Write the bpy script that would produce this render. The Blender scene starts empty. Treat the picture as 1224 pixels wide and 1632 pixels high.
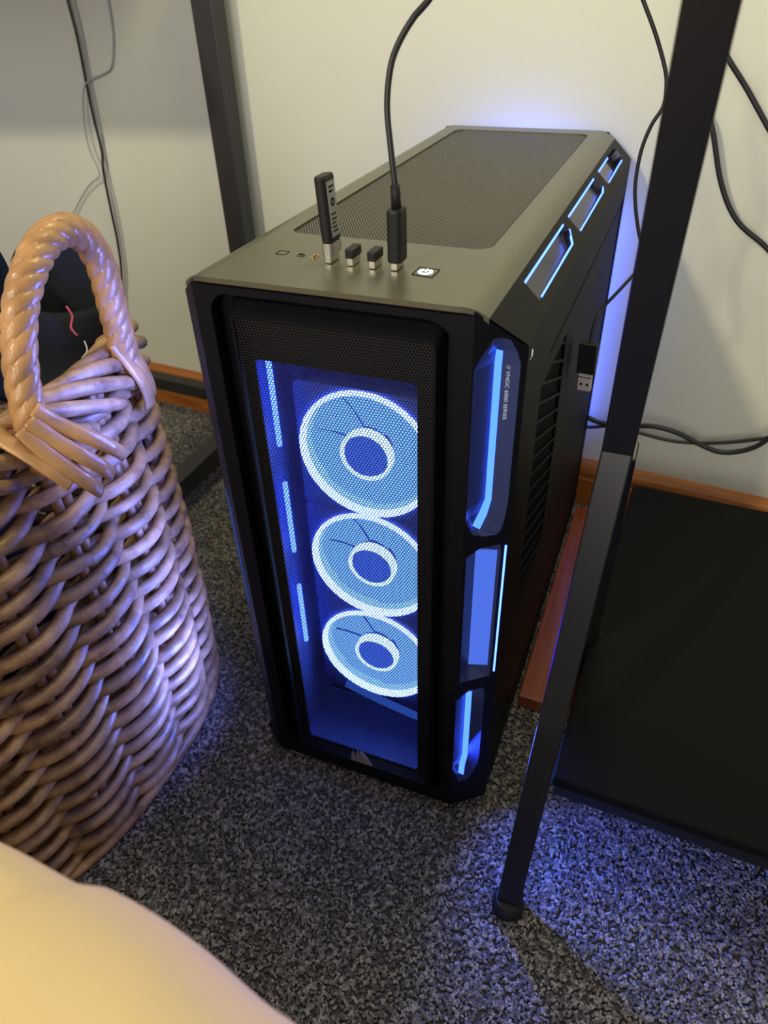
import bpy, bmesh, math, random
import numpy as np
from mathutils import Vector, Matrix, noise
from mathutils.geometry import tessellate_polygon

random.seed(7)
sc = bpy.context.scene
col = sc.collection

# ---------------------------------------------------------------- camera
cam_data = bpy.data.cameras.new('camera')
cam = bpy.data.objects.new('camera', cam_data)
col.objects.link(cam)
cam.location = (0.32352, -0.38569, 0.68653)
cam.rotation_euler = (math.radians(52.7058), math.radians(1.62914), math.radians(21.60254))
cam_data.sensor_width = 36.0
cam_data.sensor_fit = 'AUTO'
cam_data.lens = 1142.088 * 36.0 / 1632.0
cam_data.clip_start = 0.01
cam_data.dof.use_dof = True
cam_data.dof.focus_distance = 0.56
cam_data.dof.aperture_fstop = 9.0
sc.camera = cam

LEDP = 0.60
# ---------------------------------------------------------------- world, lights, exposure
world = bpy.data.worlds.new('world')
sc.world = world
world.use_nodes = True
bgn = world.node_tree.nodes['Background']
bgn.inputs[0].default_value = (0.60, 0.58, 0.56, 1)
bgn.inputs[1].default_value = 0.60


def area_light(name, loc, target, size, power, color):
    ld = bpy.data.lights.new(name, 'AREA')
    ld.shape = 'DISK'
    ld.size = size
    ld.energy = power
    ld.color = color
    lo = bpy.data.objects.new(name, ld)
    col.objects.link(lo)
    lo.location = loc
    d = Vector(target) - Vector(loc)
    lo.rotation_euler = d.to_track_quat('-Z', 'Y').to_euler()
    return lo


area_light('room_lamp', (-0.80, -2.2, 2.0), (0, 0.3, 0.4), 0.16, 33.0, (1.0, 0.88, 0.60))
area_light('front_fill', (0.1, -2.7, 0.95), (0, 0.3, 0.45), 1.7, 35.0, (1.0, 0.955, 0.90))  # added soft fill from behind the camera, lifts the shaded wall
area_light('wall_lamp', (0.25, 0.30, 1.45), (0.15, 0.5, 0.4), 0.30, 4.5, (1.0, 0.94, 0.50))

sc.view_settings.view_transform = 'Standard'
sc.view_settings.look = 'None'
sc.view_settings.exposure = 0.0
sc.view_settings.gamma = 1.0
sc.view_settings.use_curve_mapping = False




def led(p, n, along, length, power, color=(0.0020, 0.0060, 1.0)):
    """a short blue LED bar: centre p, facing n, long side along the given direction"""
    ld = bpy.data.lights.new('led_bar', 'AREA')
    ld.shape = 'RECTANGLE'
    ld.size = 0.0035
    ld.size_y = length
    ld.energy = power
    ld.color = color
    ld.spread = math.radians(125)
    lo = bpy.data.objects.new('led_bar', ld)
    col.objects.link(lo)
    z_ = -Vector(n).normalized()
    y_ = Vector(along).normalized()
    x_ = y_.cross(z_)
    lo.matrix_world = Matrix(((x_.x, y_.x, z_.x, p[0]), (x_.y, y_.y, z_.y, p[1]), (x_.z, y_.z, z_.z, p[2]), (0, 0, 0, 1)))
    return lo


for (zc, ln, pwr) in ((0.4375, 0.10, LEDP), (0.2760, 0.12, LEDP), (0.1280, 0.09, LEDP)):
    uu = 0.55 if zc > 0.4 else (0.925 if zc > 0.2 else 0.42)
    dd = 0.0055 if zc > 0.4 else (-0.0012 if zc > 0.2 else 0.0055)
    if zc < 0.2:
        # the bar in the lowest pocket shines out to the right, under the shelf
        led((0.222 + 0.029 * uu - 0.604 * 0.0035, 0.022 * uu + 0.797 * 0.0035, 0.108), (0.86, -0.42, -0.28), (0.25, 0, 0.97), 0.075, pwr * 1.35, (0.07, 0.15, 1.0))
    else:
        led((0.222 + 0.029 * uu - 0.604 * dd, 0.022 * uu + 0.797 * dd, zc), (0.604, -0.797, 0), (0, 0, 1), ln, pwr * 0.8)
    led((0.0085 - 0.0020, 0.024, zc), (-0.972, -0.235, 0), (0, 0, 1), ln, pwr * (1.1 if zc < 0.2 else 0.6), (0.13, 0.20, 1.0))

# ---------------------------------------------------------------- materials
def mat(name, color, rough=0.5, metal=0.0, spec=0.5, emit=None, estr=0.0, noise_amt=0.0, noise_scale=50.0,
        bump=0.0, bump_scale=200.0, rand=0.0, coat=0.0):
    m = bpy.data.materials.new(name)
    m.use_nodes = True
    nt = m.node_tree
    b = nt.nodes['Principled BSDF']
    b.inputs['Base Color'].default_value = (*color, 1)
    b.inputs['Roughness'].default_value = rough
    b.inputs['Metallic'].default_value = metal
    b.inputs['Specular IOR Level'].default_value = spec
    b.inputs['Coat Weight'].default_value = coat
    if emit:
        b.inputs['Emission Color'].default_value = (*emit, 1)
        b.inputs['Emission Strength'].default_value = estr
    tc = nt.nodes.new('ShaderNodeTexCoord')
    if noise_amt > 0 or rand > 0:
        n = nt.nodes.new('ShaderNodeTexNoise')
        n.inputs['Scale'].default_value = noise_scale
        n.inputs['Detail'].default_value = 5
        nt.links.new(tc.outputs['Object'], n.inputs['Vector'])
        mr = nt.nodes.new('ShaderNodeMapRange')
        mr.inputs['To Min'].default_value = 1 - noise_amt
        mr.inputs['To Max'].default_value = 1 + noise_amt
        nt.links.new(n.outputs['Fac'], mr.inputs['Value'])
        hv = nt.nodes.new('ShaderNodeHueSaturation')
        hv.inputs['Color'].default_value = (*color, 1)
        val = mr.outputs['Result']
        if rand > 0:
            oi = nt.nodes.new('ShaderNodeObjectInfo')
            mr2 = nt.nodes.new('ShaderNodeMapRange')
            mr2.inputs['To Min'].default_value = 1 - rand
            mr2.inputs['To Max'].default_value = 1 + rand
            nt.links.new(oi.outputs['Random'], mr2.inputs['Value'])
            mu = nt.nodes.new('ShaderNodeMath')
            mu.operation = 'MULTIPLY'
            nt.links.new(val, mu.inputs[0])
            nt.links.new(mr2.outputs['Result'], mu.inputs[1])
            val = mu.outputs[0]
        nt.links.new(val, hv.inputs['Value'])
        nt.links.new(hv.outputs['Color'], b.inputs['Base Color'])
    if bump > 0:
        n2 = nt.nodes.new('ShaderNodeTexNoise')
        n2.inputs['Scale'].default_value = bump_scale
        n2.inputs['Detail'].default_value = 3
        nt.links.new(tc.outputs['Object'], n2.inputs['Vector'])
        bp = nt.nodes.new('ShaderNodeBump')
        bp.inputs['Strength'].default_value = bump
        bp.inputs['Distance'].default_value = 0.001
        nt.links.new(n2.outputs['Fac'], bp.inputs['Height'])
        nt.links.new(bp.outputs['Normal'], b.inputs['Normal'])
    return m


def emat(name, color, strength):
    m = bpy.data.materials.new(name)
    m.use_nodes = True
    nt = m.node_tree
    nt.nodes.clear()
    o = nt.nodes.new('ShaderNodeOutputMaterial')
    e = nt.nodes.new('ShaderNodeEmission')
    e.inputs[0].default_value = (*color, 1)
    e.inputs[1].default_value = strength
    nt.links.new(e.outputs[0], o.inputs[0])
    return m


M = {}
M['wall'] = mat('wall_paint', (0.70, 0.71, 0.62), 0.55, spec=0.3, noise_amt=0.03, noise_scale=3, bump=0.12, bump_scale=60)
M['carpet_base'] = mat('carpet_backing', (0.09, 0.088, 0.09), 0.95, spec=0.1)
M['plastic'] = mat('black_plastic', (0.0045, 0.0045, 0.007), 0.46, spec=0.14, bump=0.05, bump_scale=1500)
M['panel'] = mat('black_side_panel', (0.0045, 0.005, 0.0055), 0.55, spec=0.12, bump=0.05, bump_scale=1500)
M['top'] = mat('black_top_lit', (0.075, 0.069, 0.042), 0.32, spec=1.0, bump=0.08, bump_scale=1800)  # same plastic as the edges, with warm reflected light put into the colour
M['topmesh'] = mat('black_top_mesh', (0.065, 0.060, 0.038), 0.34, spec=1.0)  # warm reflected light is in the mesh colour too
M['mesh'] = mat('black_front_mesh', (0.008, 0.008, 0.010), 0.5, spec=0.4)
M['void'] = mat('dark_interior', (0.004, 0.004, 0.005), 0.8, spec=0.1)
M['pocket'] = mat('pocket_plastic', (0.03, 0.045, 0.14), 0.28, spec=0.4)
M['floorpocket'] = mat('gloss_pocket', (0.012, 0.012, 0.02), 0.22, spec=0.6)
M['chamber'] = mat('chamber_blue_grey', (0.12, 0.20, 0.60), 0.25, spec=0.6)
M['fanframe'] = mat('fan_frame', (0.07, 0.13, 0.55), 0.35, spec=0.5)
M['strip'] = emat('led_strip', (0.16, 0.50, 5.0), 1.0)
M['strip_bright'] = emat('led_strip_bright', (0.42, 0.95, 7.0), 1.0)
M['diffuser'] = emat('led_diffuser', (0.08, 0.17, 0.80), 1.0)
M['dim'] = emat('facet_glow', (0.022, 0.050, 0.20), 1.0)
M['ring'] = emat('fan_light_ring', (1.5, 2.3, 8.0), 1.0)
M['blade'] = emat('fan_blade_glow', (0.24, 0.62, 1.6), 1.0)
M['innerring'] = emat('fan_inner_ring', (0.42, 0.90, 1.7), 1.0)
M['hubring'] = emat('fan_hub_ring', (1.3, 2.0, 3.0), 1.0)
M['hub'] = emat('fan_hub_blue', (0.06, 0.17, 1.1), 1.0)
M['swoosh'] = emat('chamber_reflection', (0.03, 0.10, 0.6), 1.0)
M['white_led'] = emat('power_led', (0.85, 0.97, 1.0), 1.6)
M['rear'] = emat('rear_fan_glow', (0.10, 0.20, 1.0), 30.0)
M['rear2'] = emat('rear_glow_panel', (0.08, 0.14, 1.0), 7.0)
M['print'] = mat('grey_print', (0.55, 0.62, 0.8), 0.6)
M['logo'] = mat('grey_logo', (0.30, 0.28, 0.29), 0.5, metal=0.2)
M['silver'] = mat('usb_steel', (0.55, 0.52, 0.45), 0.3, metal=1.0)
M['pinkmetal'] = mat('usb_shell', (0.75, 0.64, 0.62), 0.4, metal=0.1)
M['gold'] = mat('port_gold', (0.65, 0.42, 0.15), 0.35, metal=1.0)
M['label'] = mat('silver_label', (0.33, 0.33, 0.31), 0.4, metal=0.4, noise_amt=0.25, noise_scale=400)
M['rubber'] = mat('black_rubber', (0.009, 0.009, 0.010), 0.55, spec=0.35)
M['cable'] = mat('black_cable', (0.012, 0.012, 0.014), 0.45, spec=0.5)
M['whitecable'] = mat('pale_grey_cable', (0.38, 0.37, 0.40), 0.5)
M['frame'] = mat('desk_frame_paint', (0.022, 0.022, 0.024), 0.45, spec=0.5)
M['leg'] = mat('shelf_frame_paint', (0.008, 0.0085, 0.009), 0.33, spec=0.45)
M['shelf'] = mat('shelf_board', (0.0065, 0.0065, 0.007), 0.62, spec=0.08, noise_amt=0.1, noise_scale=20)
M['desktop'] = mat('desktop_board', (0.06, 0.05, 0.05), 0.5)
M['denim'] = mat('navy_cloth', (0.010, 0.018, 0.055), 0.9, spec=0.1, bump=0.4, bump_scale=900)
M['blackcloth'] = mat('black_cloth', (0.014, 0.016, 0.021), 0.9, spec=0.1, bump=0.4, bump_scale=900)
M['bed'] = mat('cream_duvet', (0.86, 0.64, 0.33), 0.9, spec=0.1, noise_amt=0.05, noise_scale=4)
M['thread'] = mat('red_thread', (0.45, 0.05, 0.03), 0.8)
M['whitethread'] = mat('white_thread', (0.7, 0.68, 0.62), 0.8)


def wood_mat(name, c1, c2, scale, axis=0, rough=0.3, coat=0.3):
    m = mat(name, c1, rough, spec=0.5, coat=coat)
    nt = m.node_tree
    b = nt.nodes['Principled BSDF']
    tc = nt.nodes.new('ShaderNodeTexCoord')
    mp = nt.nodes.new('ShaderNodeMapping')
    s = [scale, scale, scale]
    s[axis] = scale * 0.05
    mp.inputs['Scale'].default_value = s
    n = nt.nodes.new('ShaderNodeTexNoise')
    n.inputs['Scale'].default_value = 1.0
    n.inputs['Detail'].default_value = 6
    n.inputs['Distortion'].default_value = 0.6
    cr = nt.nodes.new('ShaderNodeValToRGB')
    cr.color_ramp.elements[0].position = 0.35
    cr.color_ramp.elements[0].color = (*c2, 1)
    cr.color_ramp.elements[1].position = 0.65
    cr.color_ramp.elements[1].color = (*c1, 1)
    nt.links.new(tc.outputs['Object'], mp.inputs['Vector'])
    nt.links.new(mp.outputs[0], n.inputs['Vector'])
    nt.links.new(n.outputs['Fac'], cr.inputs[0])
    nt.links.new(cr.outputs[0], b.inputs['Base Color'])
    return m


M['wood'] = wood_mat('varnished_skirting', (0.52, 0.19, 0.035), (0.33, 0.10, 0.018), 90, 0)
M['plank'] = wood_mat('red_brown_plank', (0.34, 0.085, 0.03), (0.24, 0.05, 0.02), 120, 1, 0.3, 0.2)


def willow_mat():
    m = mat('peeled_willow', (0.4, 0.25, 0.13), 0.42, spec=0.5)
    nt = m.node_tree
    b = nt.nodes['Principled BSDF']
    tc = nt.nodes.new('ShaderNodeTexCoord')
    n = nt.nodes.new('ShaderNodeTexNoise')
    n.inputs['Scale'].default_value = 38
    n.inputs['Detail'].default_value = 8
    n.inputs['Roughness'].default_value = 0.7
    nt.links.new(tc.outputs['Object'], n.inputs['Vector'])
    cr = nt.nodes.new('ShaderNodeValToRGB')
    e = cr.color_ramp.elements
    e[0].position = 0.30
    e[0].color = (0.075, 0.038, 0.022, 1)
    e[1].position = 0.70
    e[1].color = (0.56, 0.34, 0.17, 1)
    k = e.new(0.46)
    k.color = (0.31, 0.172, 0.082, 1)
    nt.links.new(n.outputs['Fac'], cr.inputs[0])
    oi = nt.nodes.new('ShaderNodeObjectInfo')
    mr = nt.nodes.new('ShaderNodeMapRange')
    mr.inputs['To Min'].default_value = 0.72
    mr.inputs['To Max'].default_value = 1.2
    nt.links.new(oi.outputs['Random'], mr.inputs['Value'])
    hv = nt.nodes.new('ShaderNodeHueSaturation')
    nt.links.new(cr.outputs[0], hv.inputs['Color'])
    nt.links.new(mr.outputs[0], hv.inputs['Value'])
    nt.links.new(hv.outputs[0], b.inputs['Base Color'])
    n2 = nt.nodes.new('ShaderNodeTexNoise')
    n2.inputs['Scale'].default_value = 220
    n2.inputs['Detail'].default_value = 4
    nt.links.new(tc.outputs['Object'], n2.inputs['Vector'])
    bp = nt.nodes.new('ShaderNodeBump')
    bp.inputs['Strength'].default_value = 0.5
    bp.inputs['Distance'].default_value = 0.001
    nt.links.new(n2.outputs['Fac'], bp.inputs['Height'])
    nt.links.new(bp.outputs['Normal'], b.inputs['Normal'])
    return m


M['willow'] = willow_mat()
M['cane'] = mat('handle_cane', (0.46, 0.245, 0.10), 0.30, spec=0.6, noise_amt=0.55, noise_scale=55, bump=0.4, bump_scale=260)


def carpet_mat():
    m = mat('carpet_tufts', (0.2, 0.2, 0.2), 0.9, spec=0.15)
    nt = m.node_tree
    b = nt.nodes['Principled BSDF']
    g = nt.nodes.new('ShaderNodeNewGeometry')
    n = nt.nodes.new('ShaderNodeTexNoise')
    n.inputs['Scale'].default_value = 230
    n.inputs['Detail'].default_value = 3
    nt.links.new(g.outputs['Position'], n.inputs['Vector'])
    cr = nt.nodes.new('ShaderNodeValToRGB')
    e = cr.color_ramp.elements
    e[0].position = 0.36
    e[0].color = (0.085, 0.082, 0.086, 1)
    e[1].position = 0.66
    e[1].color = (0.42, 0.39, 0.37, 1)
    k = e.new(0.5)
    k.color = (0.175, 0.167, 0.165, 1)
    nt.links.new(n.outputs['Fac'], cr.inputs[0])
    nt.links.new(cr.outputs[0], b.inputs['Base Color'])
    return m


M['carpet'] = carpet_mat()


# ---------------------------------------------------------------- helpers
class MB:
    def __init__(self):
        self.v = []
        self.f = []

    def add(self, vs, fs):
        k = len(self.v)
        self.v += [tuple(p) for p in vs]
        self.f += [tuple(i + k for i in f) for f in fs]
        return self

    def box(self, x0, x1, y0, y1, z0, z1, mx=None, ch=0.0):
        if ch > 0:
            return self.cbox((x0, y0, z0), (x1, y1, z1), ch, mx)
        vs = [(x, y, z) for z in (z0, z1) for y in (y0, y1) for x in (x0, x1)]
        if mx is not None:
            vs = [mx @ Vector(p) for p in vs]
        return self.add(vs, [(0, 2, 3, 1), (4, 5, 7, 6), (0, 1, 5, 4), (2, 6, 7, 3), (0, 4, 6, 2), (1, 3, 7, 5)])

    def cbox(self, a, b, c, mx=None):
        bm = bmesh.new()
        bmesh.ops.create_cube(bm, size=1)
        for v in bm.verts:
            v.co = Vector([a[i] + (v.co[i] + .5) * (b[i] - a[i]) for i in range(3)])
        bmesh.ops.bevel(bm, geom=bm.edges[:], offset=c, segments=2, affect='EDGES', profile=0.5)
        bm.verts.index_update()
        vs = [v.co.copy() for v in bm.verts]
        if mx is not None:
            vs = [mx @ p for p in vs]
        fs = [tuple(v.index for v in f.verts) for f in bm.faces]
        bm.free()
        return self.add(vs, fs)

    def plate(self, outer, holes, f, w0, w1, back=True):
        """flat polygon with holes; f(u, v, w) -> 3D; thickness from w0 (front) to w1 (back)"""
        loops = [outer] + holes
        flat = [p for l in loops for p in l]
        tris = tessellate_polygon([[Vector((p[0], p[1], 0)) for p in l] for l in loops])
        n = len(flat)
        vs = [f(p[0], p[1], w0) for p in flat] + [f(p[0], p[1], w1) for p in flat]
        fs = [tuple(t) for t in tris]
        if back:
            fs += [tuple(i + n for i in reversed(t)) for t in tris]
        k = 0
        for l in loops:
            m = len(l)
            for i in range(m):
                j = (i + 1) % m
                fs.append((k + i, k + j, k + j + n, k + i + n))
            k += m
        return self.add(vs, fs)

    def tube(self, pts, r, sides=10, closed=False, cap=True, radfun=None, flat=1.0, up=None):
        pts = [Vector(p) for p in pts]
        n = len(pts)
        tg = []
        for i in range(n):
            a = pts[(i - 1) % n] if (closed or i > 0) else pts[i]
            b = pts[(i + 1) % n] if (closed or i < n - 1) else pts[i]
            t = (b - a)
            tg.append(t.normalized() if t.length > 1e-9 else Vector((0, 0, 1)))
        u = Vector(up) if up else Vector((0, 0, 1))
        if abs(u.dot(tg[0])) > 0.95:
            u = Vector((1, 0, 0))
        u = (u - tg[0] * u.dot(tg[0])).normalized()
        vs = []
        s = 0.0
        for i in range(n):
            if i:
                s += (pts[i] - pts[i - 1]).length
            if up:
                u2 = Vector(up)
            else:
                u2 = u
            u = (u2 - tg[i] * u2.dot(tg[i])).normalized()
            w = tg[i].cross(u)
            rr = r[i] if isinstance(r, (list, tuple)) else r
            for k in range(sides):
                a = 2 * math.pi * k / sides
                q = rr * (radfun(s, a) if radfun else 1.0)
                vs.append(pts[i] + u * math.cos(a) * q * flat + w * math.sin(a) * q)
        fs = []
        m = n if closed else n - 1
        for i in range(m):
            j = (i + 1) % n
            for k in range(sides):
                l = (k + 1) % sides
                fs.append((i * sides + k, i * sides + l, j * sides + l, j * sides + k))
        if cap and not closed:
            fs.append(tuple(range(sides))[::-1])
            fs.append(tuple((n - 1) * sides + k for k in range(sides)))
        return self.add(vs, fs)

    def lathe(self, prof, center, axis='z', seg=24, mx=None):
        c = Vector(center)
        vs = []
        for r, h in prof:
            for k in range(seg):
                a = 2 * math.pi * k / seg
                if axis == 'z':
                    p = Vector((r * math.cos(a), r * math.sin(a), h))
                else:
                    p = Vector((r * math.cos(a), h, r * math.sin(a)))
                if mx is not None:
                    p = mx @ p
                vs.append(c + p)
        fs = []
        for i in range(len(prof) - 1):
            for k in range(seg):
                l = (k + 1) % seg
                fs.append((i * seg + k, i * seg + l, (i + 1) * seg + l, (i + 1) * seg + k))
        fs.append(tuple(range(seg)))
        fs.append(tuple((len(prof) - 1) * seg + k for k in range(seg)))
        return self.add(vs, fs)

    def build(self, name, m, parent=None, smooth=False, kind=None, label=None, bevel=0.0):
        me = bpy.data.meshes.new(name)
        me.from_pydata(self.v, [], self.f)
        bm = bmesh.new()
        bm.from_mesh(me)
        bmesh.ops.recalc_face_normals(bm, faces=bm.faces[:])
        bm.to_mesh(me)
        bm.free()
        me.materials.append(m)
        if smooth:
            for p in me.polygons:
                p.use_smooth = True
        o = bpy.data.objects.new(name, me)
        col.objects.link(o)
        if parent is not None:
            o.parent = parent
            if parent.type == 'EMPTY':
                o.location = -Vector(parent.location)
        if kind:
            o['kind'] = kind
        if label:
            o['label'] = label
        return o


def quick(name, vs, fs, m, parent=None, **k):
    used = sorted({i for f in fs for i in f})
    ix = {v: i for i, v in enumerate(used)}
    vs = [vs[i] for i in used]
    fs = [tuple(ix[i] for i in f) for f in fs]
    return MB().add(vs, fs).build(name, m, parent, **k)


def empty(name, loc, label, cat, group=None):
    o = bpy.data.objects.new(name, None)
    o.empty_display_size = 0.02
    col.objects.link(o)
    o.location = loc
    o['label'] = label
    o['category'] = cat
    if group:
        o['group'] = group
    return o


def tag(o, label, cat, group=None):
    o['label'] = label
    o['category'] = cat
    if group:
        o['group'] = group
    return o


def smooth_path(pts, k=6, closed=False):
    P = [Vector(p) for p in pts]
    n = len(P)
    out = []
    rng = n if closed else n - 1
    for i in range(rng):
        if closed:
            a, b, c, d = P[(i - 1) % n], P[i], P[(i + 1) % n], P[(i + 2) % n]
        else:
            a, b, c, d = P[max(i - 1, 0)], P[i], P[i + 1], P[min(i + 2, n - 1)]
        for j in range(k):
            t = j / k
            out.append(0.5 * ((2 * b) + (c - a) * t + (2 * a - 5 * b + 4 * c - d) * t * t + (3 * b - a - 3 * c + d) * t ** 3))
    if not closed:
        out.append(P[-1])
    return out


def rrect(u0, u1, v0, v1, r, seg=5):
    if not isinstance(r, (tuple, list)):
        r = (r, r, r, r)
    out = []
    for (cx, cy, a0, rr) in ((u1 - r[0], v1 - r[0], 0, r[0]), (u0 + r[1], v1 - r[1], 90, r[1]),
                             (u0 + r[2], v0 + r[2], 180, r[2]), (u1 - r[3], v0 + r[3], 270, r[3])):
        for i in range(seg + 1):
            a = math.radians(a0 + 90 * i / seg)
            out.append((cx + rr * math.cos(a), cy + rr * math.sin(a)))
    return out


def hexmesh(u0, u1, v0, v1, p, rh, f, name, m, parent, label=None):
    dv = p * math.sqrt(3) / 2
    nu = int((u1 - u0) / p)
    nv = int((v1 - v0) / dv)
    vs = []
    R = p / math.sqrt(3)
    cell = [(R * math.cos(math.radians(30 + 60 * k)), R * math.sin(math.radians(30 + 60 * k))) for k in range(6)]
    hole = [(rh * math.cos(math.radians(30 + 60 * k)), rh * math.sin(math.radians(30 + 60 * k))) for k in range(6)]
    cs = []
    for j in range(nv):
        for i in range(nu):
            cu = u0 + (i + 0.5 + (0.5 if j % 2 else 0)) * p
            if cu > u1 - p * 0.4:
                continue
            cs.append((cu, v0 + (j + 0.5) * dv))
    cs = np.array(cs)
    ring = np.array(cell + hole)
    uv = cs[:, None, :] + ring[None, :, :]
    uv = uv.reshape(-1, 2)
    co = f(uv[:, 0], uv[:, 1])
    N = len(cs)
    base = (np.arange(N) * 12)[:, None, None]
    q = np.array([[k, (k + 1) % 6, 6 + (k + 1) % 6, 6 + k] for k in range(6)])[None]
    faces = (base + q).reshape(-1, 4)
    me = bpy.data.meshes.new(name)
    me.vertices.add(len(co))
    me.vertices.foreach_set('co', co.astype(np.float32).ravel())
    me.loops.add(faces.size)
    me.loops.foreach_set('vertex_index', faces.astype(np.int32).ravel())
    me.polygons.add(len(faces))
    me.polygons.foreach_set('loop_start', np.arange(0, faces.size, 4, dtype=np.int32))
    me.update(calc_edges=True)
    me.materials.append(m)
    o = bpy.data.objects.new(name, me)
    col.objects.link(o)
    o.parent = parent
    if parent.type == 'EMPTY':
        o.location = -Vector(parent.location)
    o['kind'] = 'stuff'
    if label:
        o['label'] = label
    return o


# ================================================================ SETTING
TH = math.atan2(-0.078, 0.92)          # the wall's small turn against the computer
WT = Vector((math.cos(TH), math.sin(TH), 0))
WN = Vector((-WT.y, WT.x, 0))
WA = Vector((-0.6, 0.655, 0))
WM = Matrix.Translation(WA) @ Matrix.Rotation(TH, 4, 'Z')    # local x along the wall, local y into it

b = MB()
b.box(-1.6, 2.2, 0, 0.08, -0.02, 2.4, WM)
o = b.build('wall_back', M['wall'])
o['kind'] = 'structure'
b = MB()
b.box(-1.9, 2.2, -1.9, 0.9, -0.03, -0.002)
o = b.build('floor', M['carpet_base'])
o['kind'] = 'structure'

# skirting with a moulded top, extruded along the wall
prof = [(0, 0), (-0.016, 0), (-0.016, 0.052), (-0.013, 0.056), (-0.0135, 0.060), (-0.016, 0.063), (-0.0165, 0.068),
        (-0.0145, 0.074), (-0.010, 0.079), (-0.003, 0.0815), (0, 0.0815)]
b = MB()
vs = [WM @ Vector((x, y, z - 0.004)) for x in (-1.5, 2.1) for (y, z) in prof]
n = len(prof)
fs = [(i, (i + 1) % n, (i + 1) % n + n, i + n) for i in range(n)] + [tuple(range(n)), tuple(range(n, 2 * n))]
o = b.add(vs, fs).build('baseboard_back', M['wood'])
o['kind'] = 'structure'

# carpet pile: looped tufts scattered with geometry nodes
bm = bmesh.new()
bmesh.ops.create_icosphere(bm, subdivisions=1, radius=1.0)
tuft_me = bpy.data.meshes.new('tuft')
bm.to_mesh(tuft_me)
bm.free()
tuft_me.materials.append(M['carpet'])
for p in tuft_me.polygons:
    p.use_smooth = True
vs = [(-1.0, -0.62, 0), (1.25, -0.62, 0), (1.25, 0.50, 0), (-1.0, 0.69, 0)]
pile = quick('carpet_pile', vs, [(0, 1, 2, 3)], M['carpet'], kind='stuff')
pile['label'] = 'grey speckled loop-pile carpet covering the floor'
pile['category'] = 'carpet'
ng = bpy.data.node_groups.new('pile', 'GeometryNodeTree')
ng.interface.new_socket('Geometry', in_out='INPUT', socket_type='NodeSocketGeometry')
ng.interface.new_socket('Geometry', in_out='OUTPUT', socket_type='NodeSocketGeometry')
N_ = ng.nodes
gi = N_.new('NodeGroupInput')
go = N_.new('NodeGroupOutput')
dp = N_.new('GeometryNodeDistributePointsOnFaces')
dp.distribute_method = 'RANDOM'
dp.inputs['Density'].default_value = 210000
ip = N_.new('GeometryNodeInstanceOnPoints')
tuft_ob = bpy.data.objects.new('carpet_tuft', tuft_me)
oi = N_.new('GeometryNodeObjectInfo')
oi.inputs['Object'].default_value = tuft_ob
rs = N_.new('FunctionNodeRandomValue')
rs.data_type = 'FLOAT_VECTOR'
rs.inputs[0].default_value = (0.0013, 0.0010, 0.0012)
rs.inputs[1].default_value = (0.0027, 0.0019, 0.0032)
rr = N_.new('FunctionNodeRandomValue')
rr.data_type = 'FLOAT_VECTOR'
rr.inputs[0].default_value = (-0.6, -0.6, 0)
rr.inputs[1].default_value = (0.6, 0.6, 6.28)
rr.inputs['Seed'].default_value = 5
L_ = ng.links
L_.new(gi.outputs[0], dp.inputs['Mesh'])
L_.new(dp.outputs['Points'], ip.inputs['Points'])
L_.new(oi.outputs['Geometry'], ip.inputs['Instance'])
L_.new(rs.outputs[0], ip.inputs['Scale'])
L_.new(rr.outputs[0], ip.inputs['Rotation'])
L_.new(ip.outputs[0], go.inputs[0])
md = pile.modifiers.new('pile', 'NODES')
md.node_group = ng

# ================================================================ COMPUTER CASE
W, D, H = 0.251, 0.556, 0.53
B0 = 0.013
CX = 0.029
pc = empty('computer_case', (W / 2, D / 2, 0.0),
           'tall black computer tower with glowing blue fans behind its mesh front', 'computer')
XZ = lambda u, v, w: (u, w, v)      # front-parallel plates: w is y
XY = lambda u, v, w: (u, v, w)      # horizontal plates
YZ = lambda u, v, w: (w, u, v)      # side plates

# --- top panel with mesh opening
opening = rrect(0.049, 0.2035, 0.102, 0.532, (0.012, 0.012, 0.010, 0.012))
b = MB()
SHO = 0.010
outer = [(CX + SHO, -0.0012), (W - CX - SHO, -0.0012), (W - CX - SHO, D), (CX + SHO, D)]
b.plate(outer, [opening], XY, H, H - 0.0035)
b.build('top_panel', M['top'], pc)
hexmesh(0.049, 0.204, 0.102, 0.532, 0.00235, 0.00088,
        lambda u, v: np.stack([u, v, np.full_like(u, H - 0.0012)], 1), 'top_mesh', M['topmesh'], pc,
        'fine black perforated filter set into the top')
MB().box(0.034, 0.218, 0.060, 0.545, H - 0.03, H - 0.0065).build('filter_tray', M['void'], pc)

# --- front bezel
fo = rrect(0.041, 0.2115, 0.030, 0.5195, (0.020, 0.014, 0.012, 0.020), 7)
b = MB()
b.plate([(CX, B0 + 0.006), (CX + 0.006, B0), (W - CX - 0.006, B0), (W - CX, B0 + 0.006), (W - CX, 0.5245), (CX, 0.5245)], [fo], XZ, 0.0, 0.0125)
b.build('front_bezel', M['plastic'], pc)
b = MB()
b.box(CX, W - CX, 0.0015, 0.012, 0.524, 0.5268)
b.build('seam_trim', M['void'], pc)
# recess floor, front plate behind the mesh with the lit opening
lit = rrect(0.0607, 0.1826, 0.032, 0.4690, 0.004)
b = MB()
b.plate(rrect(0.038, 0.2145, 0.020, 0.522, 0.004), [lit], XZ, 0.0125, 0.0140)
b.build('fan_mount_plate', M['plastic'], pc)
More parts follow.
